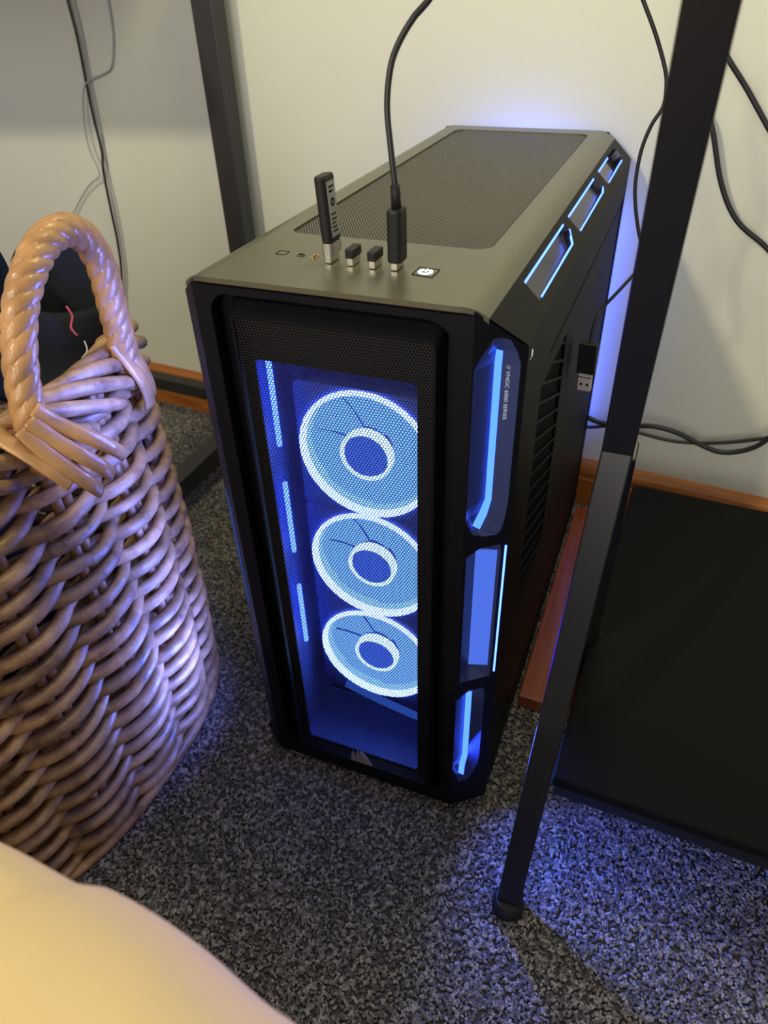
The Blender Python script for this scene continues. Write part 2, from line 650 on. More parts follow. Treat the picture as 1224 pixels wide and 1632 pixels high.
# raised mesh frame: outer skirt to inner rim
lo_ = [(0.0500, 0.5160, 0.0125), (0.0555, 0.5055, 0.0005)]
o1 = rrect(0.0505, 0.2030, 0.0295, 0.5150, (0.008, 0.006, 0.005, 0.008), 5)
o2 = rrect(0.0550, 0.1990, 0.0305, 0.5060, (0.006, 0.004, 0.004, 0.006), 5)
o3 = rrect(0.0568, 0.1972, 0.0325, 0.5042, (0.005, 0.003, 0.003, 0.005), 5)
n = len(o1)
vs = [(u, 0.0125, v) for u, v in o1] + [(u, 0.0, v) for u, v in o2] + [(u, 0.0, v) for u, v in o3] + [(u, 0.004, v) for u, v in o3]
fs = []
for k in range(3):
    fs += [(k * n + i, k * n + (i + 1) % n, (k + 1) * n + (i + 1) % n, (k + 1) * n + i) for i in range(n)]
quick('mesh_frame', vs, fs, M['plastic'], pc)
hexmesh(0.0562, 0.1982, 0.0322, 0.5050, 0.00235, 0.00098,
        lambda u, v: np.stack([u, np.full_like(u, 0.0012), v], 1), 'front_mesh', M['mesh'], pc,
        'fine black perforated mesh over the three fans')

# --- fan chamber
y0c, y1c = 0.014, 0.085
b = MB()
b.plate(rrect(0.050, 0.201, 0.024, 0.485, 0.001), [rrect(0.052, 0.199, 0.026, 0.4800, 0.001)], XZ, y0c, y1c)
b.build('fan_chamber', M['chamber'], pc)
MB().box(0.052, 0.199, y1c, y1c + 0.002, 0.03, 0.485).build('fan_bulkhead', M['fanframe'], pc)

FANX, FANY = 0.1255, 0.052


def circ(cx, cz, r, n=40, ph=0.0):
    return [(cx + r * math.cos(2 * math.pi * i / n + ph), cz + r * math.sin(2 * math.pi * i / n + ph)) for i in range(n)]


def make_fan(cz, first=None):
    b = MB()
    b.plate(rrect(FANX - 0.0595, FANX + 0.0595, cz - 0.0585, cz + 0.0585, 0.006), [circ(FANX, cz, 0.0575)], XZ, FANY - 0.0005, FANY + 0.022)
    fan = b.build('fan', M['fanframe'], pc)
    b = MB()
    b.plate(circ(FANX, cz, 0.0577), [circ(FANX, cz, 0.0542)], XZ, FANY - 0.003, FANY + 0.003)
    b.build('light_ring', M['ring'], fan)
    b = MB()
    b.plate(circ(FANX, cz, 0.0560), [circ(FANX, cz, 0.0535)], XZ, FANY + 0.004, FANY + 0.021)
    b.build('inner_ring', M['innerring'], fan)
    # hub
    b = MB()
    b.lathe([(0.0185, 0.010), (0.0190, 0.002), (0.0180, 0.000), (0.0001, -0.0005)], (FANX, FANY - 0.002, cz), axis='y', seg=28)
    b.build('hub', M['hub'], fan, smooth=False)
    b = MB()
    b.plate(circ(FANX, cz, 0.0220), [circ(FANX, cz, 0.0192)], XZ, FANY - 0.002, FANY + 0.006)
    b.build('hub_ring', M['hubring'], fan)
    # blades: seven swept and pitched vanes
    for k in range(7):
        vs, fs = [], []
        a0 = 2 * math.pi * k / 7
        R_, T_ = 6, 6
        for i in range(R_ + 1):
            r = 0.021 + (0.0525 - 0.021) * i / R_
            sweep = 0.25 * (i / R_)
            width = 0.93
            for j in range(T_ + 1):
                t = j / T_
                a = a0 + sweep + width * t
                vs.append((FANX + r * math.cos(a), FANY + 0.008 + 0.003 * t, cz + r * math.sin(a)))
        for i in range(R_):
            for j in range(T_):
                q = i * (T_ + 1) + j
                fs.append((q, q + 1, q + T_ + 2, q + T_ + 1))
        quick('blade', vs, fs, M['blade'], fan, smooth=True)
    return fan


for cz in (0.3775, 0.2610, 0.1445):
    make_fan(cz)
# glowing bars drawn for the ring reflections on the chamber's left wall
for (za, zb) in ((0.385, 0.462), (0.275, 0.350), (0.160, 0.235)):
    MB().box(0.0580, 0.0615, 0.030, 0.034, za, zb, ch=0.001).build('ring_reflection', M['strip_bright'], pc)
# glowing tube drawn for the lowest ring's reflection on the chamber floor
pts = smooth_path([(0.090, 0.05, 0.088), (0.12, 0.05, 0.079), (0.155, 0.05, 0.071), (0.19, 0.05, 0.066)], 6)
MB().tube(pts, 0.004, 8).build('floor_reflection', M['swoosh'], pc)

# --- emblem: three little sails
b = MB()


def sail(x0, w, h, lean):
    pts = []
    for i in range(9):
        t = i / 8
        pts.append((x0 + lean * t * t, 0.0375 + h * t))
    for i in range(9):
        t = 1 - i / 8
        pts.append((x0 + w * (1 - t ** 1.6) + lean * t * t, 0.0375 + h * t))
    pts = [pts[i] for i in range(len(pts)) if i == 0 or (abs(pts[i][0] - pts[i - 1][0]) + abs(pts[i][1] - pts[i - 1][1])) > 1e-6]
    b.plate(pts, [], XZ, -0.0010, 0.0012)


sail(0.1150, 0.0050, 0.012, 0.002)
sail(0.1205, 0.0055, 0.017, 0.002)
sail(0.1265, 0.0090, 0.016, -0.001)
b.plate([(0.1145, 0.0350), (0.1375, 0.0350), (0.1365, 0.0368), (0.1150, 0.0368)], [], XZ, -0.0010, 0.0012)
b.build('sail_emblem', M['logo'], pc, label='small grey emblem of three sails')

# --- chamfered front corners with light pockets
UF = Vector((0.029, 0.022, 0))
NF = Vector((0.604, -0.797, 0))


def front_pt(u, v, d, mirror=False):
    p = Vector((W - CX, 0, 0)) + UF * u + Vector((0, 0, v)) - NF * d
    if mirror:
        p.x = W - p.x
    return p


flat7 = lambda us, v: [(u, v, 0.0) for u in us]
A_ = lambda v: [(0.0, v, 0), (0.03, v, 0), (0.19, v, 0.0030), (0.50, v, 0.0085), (0.60, v, 0.0055), (0.88, v, 0), (1.0, v, 0)]
C_ = lambda v: [(0.0, v, 0), (0.02, v, 0), (0.14, v, 0.0030), (0.36, v, 0.0085), (0.48, v, 0.0055), (0.74, v, 0), (1.0, v, 0)]
E_ = lambda v: [(0.0, v, 0), (0.08, v, 0), (0.30, v, 0.0060), (0.36, v, 0.0075), (0.78, v, 0.0022), (0.83, v, 0), (1.0, v, 0)]
FS = [
    [(0, H - 0.0022, 0)] + [(u, H - 0.0022 - 0.0277 * u, 0) for u in (0.35, 0.42, 0.5, 0.55, 0.66, 1.0)],
    [(0, 0.5092, 0), (0.35, 0.5092, 0), (0.42, 0.5092, 0), (0.5, 0.5092, 0), (0.55, 0.5085, 0), (0.66, 0.507, 0), (1, 0.5, 0)],
    [(0, 0.4990, 0), (0.16, 0.4990, 0), (0.28, 0.4990, 0.002), (0.50, 0.4990, 0.0070), (0.59, 0.4985, 0.0045), (0.79, 0.4990, 0), (1, 0.497, 0)],
    A_(0.4900), A_(0.385),
    [(0.0, 0.375, 0), (0.03, 0.375, 0), (0.15, 0.375, 0.0040), (0.40, 0.375, 0.0080), (0.52, 0.373, 0.0050), (0.84, 0.370, 0), (1.0, 0.37, 0)],
    [(0.0, 0.366, 0), (0.12, 0.366, 0), (0.16, 0.366, 0.0015), (0.22, 0.366, 0.0045), (0.36, 0.363, 0.0025), (0.78, 0.360, 0), (1.0, 0.36, 0)],
    [(0.0, 0.362, 0), (0.2, 0.361, 0), (0.25, 0.360, 0), (0.30, 0.360, 0), (0.38, 0.358, 0), (0.70, 0.357, 0), (1.0, 0.357, 0)],
    flat7((0, 0.36, 0.40, 0.42, 0.6, 0.8, 1), 0.347),
    E_(0.340), E_(0.212),
    flat7((0, 0.08, 0.30, 0.36, 0.78, 0.83, 1), 0.200),
    [(0, 0.186, 0), (0.30, 0.186, 0), (0.34, 0.186, 0), (0.42, 0.186, 0), (0.52, 0.186, 0), (0.70, 0.186, 0), (1, 0.186, 0)],
    C_(0.176), C_(0.082),
    [(0.0, 0.072, 0), (0.02, 0.072, 0), (0.10, 0.072, 0.0040), (0.28, 0.070, 0.0070), (0.42, 0.068, 0.0050), (0.70, 0.072, 0), (1.0, 0.072, 0)],
    [(0.0, 0.060, 0), (0.15, 0.060, 0), (0.18, 0.060, 0.0015), (0.22, 0.060, 0.0035), (0.36, 0.056, 0.0020), (0.55, 0.056, 0), (1.0, 0.056, 0)],
    flat7((0, 0.2, 0.25, 0.30, 0.36, 0.45, 1), 0.050),
    flat7((0, 0.2, 0.25, 0.30, 0.36, 0.45, 1), B0),
]
STRIP_ROWS = {2: 's', 3: 's', 4: 's', 5: 's', 9: 'd', 13: 's', 14: 's', 15: 's'}


def corner(mirror):
    vs = [front_pt(u, v, d, mirror) for st in FS for (u, v, d) in st]
    body, pock = [], []
    strips = {}
    for i in range(len(FS) - 1):
        for k in range(6):
            f = (i * 7 + k, i * 7 + k + 1, (i + 1) * 7 + k + 1, (i + 1) * 7 + k)
            if k == 3 and i in STRIP_ROWS:
                key = 0 if i < 8 else (1 if i < 11 else 2)
                strips.setdefault(key, []).append(f)
            elif 1 <= k <= 4 and any(FS[i][q][2] > 0 or FS[i + 1][q][2] > 0 for q in (k, k + 1)):
                pock.append(f)
            else:
                body.append(f)
    quick('corner_trim', vs, body, M['plastic'], pc)
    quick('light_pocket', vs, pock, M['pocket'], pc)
    for key, fl in strips.items():
        quick('light_strip', vs, fl, M['diffuser'] if key == 1 else M['strip'], pc,
              label='broad soft blue light strip' if key == 1 else None)
    # thin bright line at the edge of the middle pocket
    b = MB()
    q = []
    for v in (0.345, 0.205):
        for u in (0.905, 0.945):
            for d in (-0.0006, 0.0004):
                q.append(front_pt(u, v, d, mirror))
    b.add(q, [(0, 1, 3, 2), (4, 6, 7, 5), (0, 2, 6, 4), (1, 5, 7, 3), (0, 4, 5, 1), (2, 3, 7, 6)])
    b.build('light_line', M['strip_bright'], pc, label='thin white-blue light line')


corner(False)
# left corner: a narrow plain facet turned to the room, then a long facet that holds the strips
LF = [(CX, 0.0), (0.0105, 0.0165), (0.0, 0.060)]
vs = [(x, y, z_) for z_ in (B0, H - 0.004) for (x, y) in LF]
vs[5] = (0.0, 0.060, H - 0.0277)
vs[4] = (0.0105, 0.0165, H - 0.0180)
quick('corner_trim', vs, [(0, 1, 4, 3), (1, 2, 5, 4)], M['plastic'], pc)
for (za, zb) in ((0.365, 0.490), (0.205, 0.345), (0.060, 0.176)):
    q = []
    for z_ in (za, zb):
        for t in (0.06, 0.30):
            q.append((0.0105 * (1 - t) - 0.0006, 0.0165 + 0.0435 * t, z_))
            q.append((0.0105 * (1 - t) + 0.0020, 0.0165 + 0.0435 * t, z_))
    quick('light_strip', q, [(0, 1, 3, 2), (4, 6, 7, 5), (0, 2, 6, 4), (1, 5, 7, 3), (0, 4, 5, 1), (2, 3, 7, 6)], M['strip'], pc)
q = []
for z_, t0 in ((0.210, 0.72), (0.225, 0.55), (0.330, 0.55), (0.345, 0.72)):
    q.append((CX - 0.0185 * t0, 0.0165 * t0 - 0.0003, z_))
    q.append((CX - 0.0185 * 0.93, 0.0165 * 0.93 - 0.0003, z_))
quick('light_pocket', q, [(0, 1, 3, 2), (2, 3, 5, 4), (4, 5, 7, 6)], M['dim'], pc, label='faint blue lit facet on the left corner')  # blue light falling on the facet, put in as its own emission

# --- chamfered top edges with light slots
UT = Vector((0.029, 0, -0.0277))
NT = Vector((0.691, 0, 0.723))


def top_pt(u, v, d, mirror=False):
    p = Vector((W - CX, v, H)) + UT * u - NT * d
    if mirror:
        p.x = W - p.x
    return p


def tstat(v, d, u0=0.39, u1=0.78):
    return [(0.26, v, 0), (u0, v, 0), (u0 + 0.035, v, d), (u1 - 0.035, v, d), (u1, v, 0), (1, v, 0)]


TS = [[(u, 0.022 * u - 0.0012, 0) for u in (0.26, 0.39, 0.425, 0.745, 0.78, 1)],
      tstat(0.079, 0), tstat(0.0795, 0.0008), tstat(0.205, 0.0050), tstat(0.2185, 0.0050, 0.39, 0.56), tstat(0.2205, 0.0, 0.39, 0.56),
      tstat(0.238, 0), tstat(0.2385, 0.0008), tstat(0.372, 0.0050), tstat(0.3800, 0.0050, 0.39, 0.70), tstat(0.3815, 0, 0.39, 0.70),
      tstat(0.404, 0), tstat(0.4045, 0.0008), tstat(0.470, 0.0040), tstat(0.475, 0.0090), tstat(0.516, 0.0090), tstat(0.524, 0.0090, 0.46, 0.70), tstat(0.525, 0, 0.46, 0.70),
      tstat(D, 0)]
SLOTS = [((0.079, 0.216), (0.085, 0.204), (0.56, 0.2205)), ((0.240, 0.374), (0.240, 0.371), (0.70, 0.382)), ((0.405, 0.470), (0.410, 0.515), None)]


def top_edge(mirror):
    st0 = TS[0]
    if mirror:
        st0 = [(u, (0.0165 * (CX * u) / 0.0185 if CX * u < 0.0185 else 0.0165 + 0.0435 * (CX * u - 0.0185) / 0.0105) - 0.0008, d) for (u, v, d) in TS[0]]
    vs = [top_pt(u, v, d, mirror) for st in [st0] + TS[1:] for (u, v, d) in st]
    body, pock = [], []
    for i in range(len(TS) - 1):
        for k in range(5):
            f = (i * 6 + k, i * 6 + k + 1, (i + 1) * 6 + k + 1, (i + 1) * 6 + k)
            if 1 <= k <= 3 and any(TS[i][q][2] > 0 or TS[i + 1][q][2] > 0 for q in (k, k + 1)):
                pock.append(f)
            else:
                body.append(f)
    quick('top_edge_trim', vs, body, M['topedge'], pc)
    quick('light_slot', vs, pock, M['floorpocket'], pc)
    pa, pb, pcn = Vector((W - CX - SHO, 0, H)), Vector((W - CX, 0, H)), top_pt(0.26, 0, 0)
    sv, sf = [], []
    for yy in (-0.0012, 0.02, 0.2, 0.4, D):
        for i in range(9):
            t = i / 8
            q = pa * (1 - t) ** 2 + pb * 2 * t * (1 - t) + pcn * t * t
            sv.append((W - q.x if mirror else q.x, yy + (0.0057 * t if yy < 0 else 0), q.z))
    n9 = len(sv)
    lip = sv[:9] + [(x_, y_, z_ - 0.0035) for (x_, y_, z_) in sv[:9]]
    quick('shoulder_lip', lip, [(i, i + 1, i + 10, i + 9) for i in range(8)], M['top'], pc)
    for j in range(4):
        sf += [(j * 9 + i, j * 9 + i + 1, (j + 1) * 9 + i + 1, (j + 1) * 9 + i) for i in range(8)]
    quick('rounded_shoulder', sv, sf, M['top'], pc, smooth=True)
    for (l, r, endc) in SLOTS:
        b = MB()
        for (u0, u1, (va, vb)) in ((0.385, 0.425, l), (0.765, 0.795, r)):
            q = [top_pt(u, v, d, mirror) for v in (va, vb) for u in (u0, u1) for d in (-0.0003, 0.0010)]
            b.add(q, [(0, 1, 3, 2), (4, 6, 7, 5), (0, 2, 6, 4), (1, 5, 7, 3), (0, 4, 5, 1), (2, 3, 7, 6)])
        if endc:
            ue, ve = endc
            v1 = r[1]
            q = [top_pt(u, v, d, mirror) for (u, v) in ((0.765, v1), (0.795, v1), (ue - 0.01, ve), (ue + 0.02, ve + 0.001)) for d in (-0.0003, 0.0010)]
            b.add(q, [(0, 1, 3, 2), (4, 6, 7, 5), (0, 2, 6, 4), (1, 5, 7, 3), (0, 4, 5, 1), (2, 3, 7, 6)])
        b.build('light_line', M['strip_bright'], pc)


M['topedge'] = mat('black_top_edge_shaded', (0.006, 0.0063, 0.006), 0.52, spec=0.15, bump=0.08, bump_scale=1800)  # darker copy of the top plastic, shade on the slope put into the colour
top_edge(False)
top_edge(True)

# --- lettering on the right-hand facet of the upper corner pocket
fc = bpy.data.curves.new('series_lettering', 'FONT')
fc.body = '// VNGC 6000 SERIES'
fc.size = 0.0042
fc.extrude = 0.00005
fc.space_character = 1.0
tmp = bpy.data.objects.new('tmp_text', fc)
col.objects.link(tmp)
bpy.context.view_layer.update()
me = bpy.data.meshes.new_from_object(tmp)
bpy.data.objects.remove(tmp)
xs = [v.co.x for v in me.vertices]
wtxt = max(xs) - min(xs)
p0 = front_pt(0.68, 0.4885, 0.0043)
p1 = front_pt(0.80, 0.4885, 0.0018)
Ut = (p1 - p0).normalized()
Xt = Vector((0, 0, -1))
Nt = Xt.cross(Ut)
Ls = 0.038 / wtxt
for v in me.vertices:
    c = v.co.copy()
    v.co = p0 + Xt * (c.x - min(xs)) * Ls + Ut * (c.y * 0.8) + Nt * (c.z + 0.0003)
me.materials.append(M['print'])
o = bpy.data.objects.new('series_lettering', me)
col.objects.link(o)
o.parent = pc
o.location = -Vector(pc.location)
o['label'] = 'small grey lettering reading // VNGC 6000 SERIES'

# --- side panels
ZT = H - 0.0277
vent = [(0.095, 0.437), (0.200, 0.437), (0.203, 0.405), (0.212, 0.330), (0.212, 0.205), (0.110, 0.190), (0.096, 0.260)]
b = MB()
b.plate([(0.022, B0), (D, B0), (D, ZT), (0.022, ZT)], [[(0.058, 0.028), (D - 0.012, 0.028), (D - 0.012, 0.4640), (0.100, 0.4640), (0.058, 0.450)]], YZ, W, W - 0.003)
b.build('side_frame', M['panel'], pc)
b = MB()
pan_o = [(0.0590, 0.0290), (D - 0.013, 0.0290), (D - 0.013, 0.4625), (0.1005, 0.4625), (0.0590, 0.4490)]
b.plate(pan_o, [vent], YZ, W - 0.0012, W - 0.003)
b.build('steel_side_panel', M['panel'], pc)
b = MB()
b.plate([(0.120, 0.455), (D - 0.02, 0.4575), (D - 0.02, 0.4565), (0.120, 0.454)], [], YZ, W - 0.0008, W - 0.0014)
b.build('panel_crease', M['void'], pc)
MB().box(W - 0.010, W - 0.0075, 0.085, 0.225, 0.185, 0.445).build('vent_backing', M['void'], pc)
for k in range(-3, 14):
    z = 0.4225 - k * 0.0162
    y0, y1 = 0.094, 0.2125
    vs = []
    for x in (W - 0.0029, W - 0.0015):
        for (y, zz) in ((y0, z), (y1, z - 0.050), (y1, z - 0.0475), (y0, z + 0.0025)):
            vs.append((x, y, max(zz, 0.190)))
    for q_ in range(len(vs)):
        x_, y_, z_ = vs[q_]
        if z_ > 0.440:
            t_ = (z_ - 0.440) / 0.050
            vs[q_] = (x_, min(y_ + t_ * (y1 - y0), 0.205), 0.440)
    if z < 0.20:
        continue
    quick('vent_rib', vs, [(0, 1, 2, 3), (7, 6, 5, 4), (0, 4, 5, 1), (1, 5, 6, 2), (2, 6, 7, 3), (3, 7, 4, 0)], M['panel'], pc)
b = MB()
for k in range(24):
    y = 0.098 + k * 0.0048
    b.box(W - 0.0060, W - 0.0035, y, y + 0.0016, 0.192, 0.437)
o = b.build('vent_slats', M['panel'], pc, kind='stuff')
# left glass panel
b = MB()
b.plate([(0.060, B0), (D, B0), (D, ZT), (0.060, ZT)], [], YZ, 0.0, 0.003)
b.build('left_side_panel', M['panel'], pc)
# small screw clip at the right corner seam
MB().tube([(W + 0.0004, 0.0255, 0.4905), (W + 0.0012, 0.0275, 0.4925), (W + 0.0010, 0.029, 0.4965)], 0.0005, 6).build('seam_clip', M['silver'], pc)

# --- back and bottom
b = MB()
b.plate([(0.003, B0), (W - 0.003, B0), (W - 0.003, ZT), (W - CX, H - 0.001), (CX, H - 0.001), (0.003, ZT)],
        [circ(0.1255, 0.425, 0.058)], XZ, D, D - 0.003)
b.build('back_panel', M['plastic'], pc)
b = MB()
b.plate(circ(0.1255, 0.425, 0.0575), [circ(0.1255, 0.425, 0.020)], XZ, D - 0.004, D - 0.008)
b.build('rear_fan', M['rear'], pc)
MB().box(0.195, 0.243, D, D + 0.0006, 0.14, 0.44).build('rear_glow_panel', M['rear2'], pc)  # glowing panel added on the back to throw blue on the wall
MB().box(0.003, W - 0.003, 0.022, D - 0.002, B0, B0 + 0.003).build('base_panel', M['plastic'], pc)
b = MB()
b.add([(CX, 0.0, B0), (W - CX, 0, B0), (W, 0.022, B0), (0, 0.022, B0)], [(0, 1, 2, 3)])
b.build('base_lip', M['plastic'], pc)
for (fx, fy) in ((0.03, 0.06), (W - 0.03, 0.06), (0.03, D - 0.06), (W - 0.03, D - 0.06)):
    MB().lathe([(0.014, 0.0), (0.016, 0.004), (0.015, B0)], (fx, fy, 0.0), seg=20).build('foot', M['rubber'], pc)

# --- ports and power button on the top
z = H + 0.0002
MB().plate([(0.1685, 0.0415), (0.1830, 0.0395), (0.1832, 0.0550), (0.1690, 0.0560)], [[(0.1689, 0.0419), (0.1826, 0.0400), (0.1828, 0.0546), (0.1694, 0.0556)]], XY, z + 0.0002, z - 0.001).build('button_seam', M['void'], pc)
pw = MB().plate([(0.1692, 0.0422), (0.1823, 0.0403), (0.1825, 0.0543), (0.1697, 0.0553)], [], XY, z, z - 0.001).build('power_button', M['top'], pc)
b = MB()
cxp, cyp = 0.1755, 0.0480
ro, ri = 0.0050, 0.0028
arc = [math.radians(115 + 310 * i / 26) for i in range(27)]
out = [(cxp + ro * math.cos(a), cyp + ro * math.sin(a)) for a in arc] + [(cxp + ri * math.cos(a), cyp + ri * math.sin(a)) for a in reversed(arc)]
b.plate(out, [], XY, z + 0.0004, z)
b.plate([(cxp - 0.0006, cyp), (cxp + 0.0006, cyp), (cxp + 0.0006, cyp + 0.0052), (cxp - 0.0006, cyp + 0.0052)], [], XY, z + 0.0004, z)
b.build('power_symbol', M['white_led'], pw, label='white lit power symbol')
MB().plate(rrect(0.0920, 0.0955, 0.0505, 0.0595, 0.0015), [rrect(0.0929, 0.0946, 0.0515, 0.0585, 0.0008)], XY, z + 0.0004, z - 0.001).build('charging_port', M['gold'], pc)
MB().plate(rrect(0.0929, 0.0946, 0.0515, 0.0585, 0.0008), [], XY, z, z - 0.001).build('port_slot', M['void'], pc)
MB().plate(circ(0.0825, 0.0560, 0.0030, 20), [circ(0.0825, 0.0560, 0.0021, 20)], XY, z + 0.0004, z - 0.001).build('headphone_jack', M['topmesh'], pc)
MB().plate(circ(0.0825, 0.0560, 0.0021, 20), [], XY, z, z - 0.001).build('jack_hole', M['void'], pc)
MB().plate(rrect(0.0635, 0.0715, 0.0530, 0.0610, 0.001), [rrect(0.0640, 0.0710, 0.0535, 0.0605, 0.0008)], XY, z, z - 0.001).build('reset_button', M['void'], pc)

# ================================================================ USB STICKS
# tall stick
st = empty('usb_stick', (0.1085, 0.052, H), 'tall black memory stick with a silver label, plugged upright into the computer top', 'usb drive')
MB().box(0.1063, 0.1107, 0.0445, 0.0580, H + 0.0003, H + 0.006, ch=0.0004).build('connector', M['silver'], st)
b = MB()
b.plate(rrect(0.1045, 0.1125, 0.0430, 0.0605, 0.0028), [], XY, H + 0.0135, H + 0.0055)
kn = b.build('knurled_collar', M['silver'], st, smooth=False)
b = MB()
for k in range(9):
    t = H + 0.0062 + k * 0.0008
    ring = rrect(0.1043, 0.1127, 0.0428, 0.0607, 0.0029)
    n = len(ring)
    b.plate(ring, [], XY, t + 0.00035, t)
b.build('knurl_rings', M['label'], kn, kind='stuff')
tilt = Matrix.Translation(Vector((0.1085, 0.0515, H + 0.0135))) @ Matrix.Rotation(math.radians(-3.5), 4, 'Y') @ Matrix.Rotation(math.radians(0), 4, 'X')
body = rrect(-0.0038, 0.0038, -0.0085, 0.0095, 0.0034)
vs, fs = [], []
prof = [(0.0, 0.93), (0.001, 1.0), (0.0385, 1.0), (0.0400, 0.90)]
n = len(body)
for (h, s) in prof:
    vs += [tilt @ Vector((u * s, v * s, h)) for u, v in body]
for i in range(len(prof) - 1):
    fs += [(i * n + k, i * n + (k + 1) % n, (i + 1) * n + (k + 1) % n, (i + 1) * n + k) for k in range(n)]
fs += [tuple(range(n))[::-1], tuple(range(3 * n, 4 * n))]
quick('casing', vs, fs, M['rubber'], st)
lab = MB()
vs = [tilt @ Vector((x, y, h)) for x in (0.0036, 0.0041) for (y, h) in ((-0.0050, 0.0030), (0.0062, 0.0030), (0.0062, 0.0365), (-0.0050, 0.0365))]
lab = quick('label_plate', vs, [(0, 1, 2, 3), (4, 7, 6, 5), (0, 4, 5, 1), (1, 5, 6, 2), (2, 6, 7, 3), (3, 7, 4, 0)], M['label'], st)
vs = [tilt @ Vector((x, y, h)) for x in (0.0040, 0.00425) for (y, h) in ((-0.0042, 0.0040), (0.0054, 0.0040), (0.0054, 0.0355), (-0.0042, 0.0355))]
b = MB()
yh = [(-0.0038, 0.0045), (0.0050, 0.0045), (0.0050, 0.0350), (-0.0038, 0.0350)]
inn = [circ(0.0006, 0.0240, 0.0026, 14)]
f_ = lambda u, v, w: tilt @ Vector((w, u, v))
b.plate(circ(0.0006, 0.0240, 0.0026, 14), [circ(0.0006, 0.0240, 0.0013, 14)], f_, 0.0043, 0.0041)
for k, (a0, a1) in enumerate(((0.006, 0.0068), (0.0085, 0.0093), (0.011, 0.0118), (0.0135, 0.0143), (0.0165, 0.0173), (0.030, 0.0312), (0.0328, 0.0337))):
    b.plate([(-0.0032, a0), (0.0040 - 0.001 * (k % 3), a0), (0.0040 - 0.001 * (k % 3), a1), (-0.0032, a1)], [], f_, 0.0043, 0.0041)
b.build('label_print', M['void'], lab)

# two little receivers
for k, (cx, cy, lab_) in enumerate(((0.1245, 0.0505, 'tiny black wireless receiver next to the tall memory stick'),
                                    (0.1405, 0.0495, 'tiny black wireless receiver next to the upright cable plug'))):
    t = empty('usb_receiver', (cx, cy, H), lab_, 'usb receiver', 'tiny receivers in the top ports')
    MB().box(cx - 0.0022, cx + 0.0022, cy - 0.0065, cy + 0.0065, H + 0.0003, H + 0.0055, ch=0.0004).build('connector', M['silver'], t)
    mx = Matrix.Translation((cx, cy, H + 0.005))
    MB().cbox((-0.0030, -0.0072, 0), (0.0030, 0.0072, 0.0062), 0.0007, mx).build('cap', M['rubber'], t)

# ================================================================ CABLE ON TOP
cb = empty('usb_cable', (0.1555, 0.05, H), 'black cable with a chunky plug standing upright in the computer top', 'cable')
MB().box(0.1533, 0.1577, 0.0440, 0.0570, H + 0.0003, H + 0.008, ch=0.0004).build('connector', M['silver'], cb)
b = MB()
sec = rrect(-0.0048, 0.0048, -0.0078, 0.0078, 0.0035)
n = len(sec)
vs, fs = [], []
prof = [(0.0050, 0.92), (0.0060, 1.0), (0.0135, 1.0), (0.0138, 0.96), (0.0142, 0.96), (0.0145, 1.0), (0.0355, 1.0), (0.0372, 0.93)]
for (h, s) in prof:
    vs += [(0.1555 + u * s, 0.0505 + v * s, H + h) for u, v in sec]
for i in range(len(prof) - 1):
    fs += [(i * n + k, i * n + (k + 1) % n, (i + 1) * n + (k + 1) % n, (i + 1) * n + k) for k in range(n)]
fs += [tuple(range(n))[::-1], tuple(range((len(prof) - 1) * n, len(prof) * n))]
quick('plug_body', vs, fs, M['rubber'], cb)
MB().tube([(0.1555, 0.0503, H + 0.036), (0.1552, 0.0503, H + 0.044), (0.1549, 0.0503, H + 0.0505)], [0.0033, 0.0030, 0.0030], 14).build('strain_relief', M['rubber'], cb, smooth=True)
pts = smooth_path([(0.1552, 0.0503, H + 0.046), (0.1545, 0.0505, 0.583), (0.152, 0.052, 0.5991), (0.1486, 0.056, 0.6214), (0.1495, 0.06, 0.6398),
                   (0.1527, 0.065, 0.6514), (0.1596, 0.07, 0.6628), (0.1671, 0.075, 0.671), (0.177, 0.08, 0.684), (0.20, 0.12, 0.72), (0.22, 0.2, 0.74)], 8)
MB().tube(pts, 0.0019, 10).build('cord', M['cable'], cb, smooth=True)

# ================================================================ DANGLING USB CABLE
dc = empty('dangling_cable', (0.265, 0.262, 0.36), 'thin black cable with a loose silver plug dangling beside the computer', 'cable')
pts = smooth_path([(0.25, 0.3, 0.72), (0.2539, 0.3, 0.6723), (0.2605, 0.3, 0.6608), (0.2737, 0.3, 0.6392), (0.285, 0.3, 0.6168), (0.2884, 0.3, 0.6041), (0.2886, 0.3, 0.5911),
                   (0.2821, 0.3, 0.5776), (0.2777, 0.3, 0.5589), (0.2774, 0.3, 0.5346), (0.281, 0.3, 0.5146), (0.2883, 0.3, 0.4915),
                   (0.2950, 0.3, 0.4783), (0.2970, 0.3, 0.4674), (0.2888, 0.3, 0.4553), (0.2792, 0.29, 0.4433), (0.2687, 0.28, 0.4297),
                   (0.2649, 0.27, 0.4193), (0.2640, 0.264, 0.400)], 6)
MB().tube(pts, 0.0016, 8).build('cord', M['cable'], dc, smooth=True)
mx = Matrix.Translation((0.2635, 0.262, 0.403)) @ Matrix.Rotation(math.radians(-2), 4, 'Y') @ Matrix.Rotation(math.radians(-8), 4, 'Z')
MB().cbox((-0.0085, -0.004, -0.030), (0.0085, 0.004, 0.0), 0.0008, mx).build('plug_body', M['rubber'], dc)
sh = MB().cbox((-0.0062, -0.0024, -0.0480), (0.0062, 0.0024, -0.029), 0.0003, mx).build('connector_shell', M['pinkmetal'], dc)
b = MB()
for xx in (-0.0030, 0.0030):
    b.box(xx - 0.0012, xx + 0.0012, -0.00255, -0.0023, -0.0425, -0.0400, mx)
b.build('latch_holes', M['void'], sh)
MB().box(-0.0064, 0.0064, -0.0027, 0.0, -0.0345, -0.0335, mx).build('shell_step', M['silver'], sh)


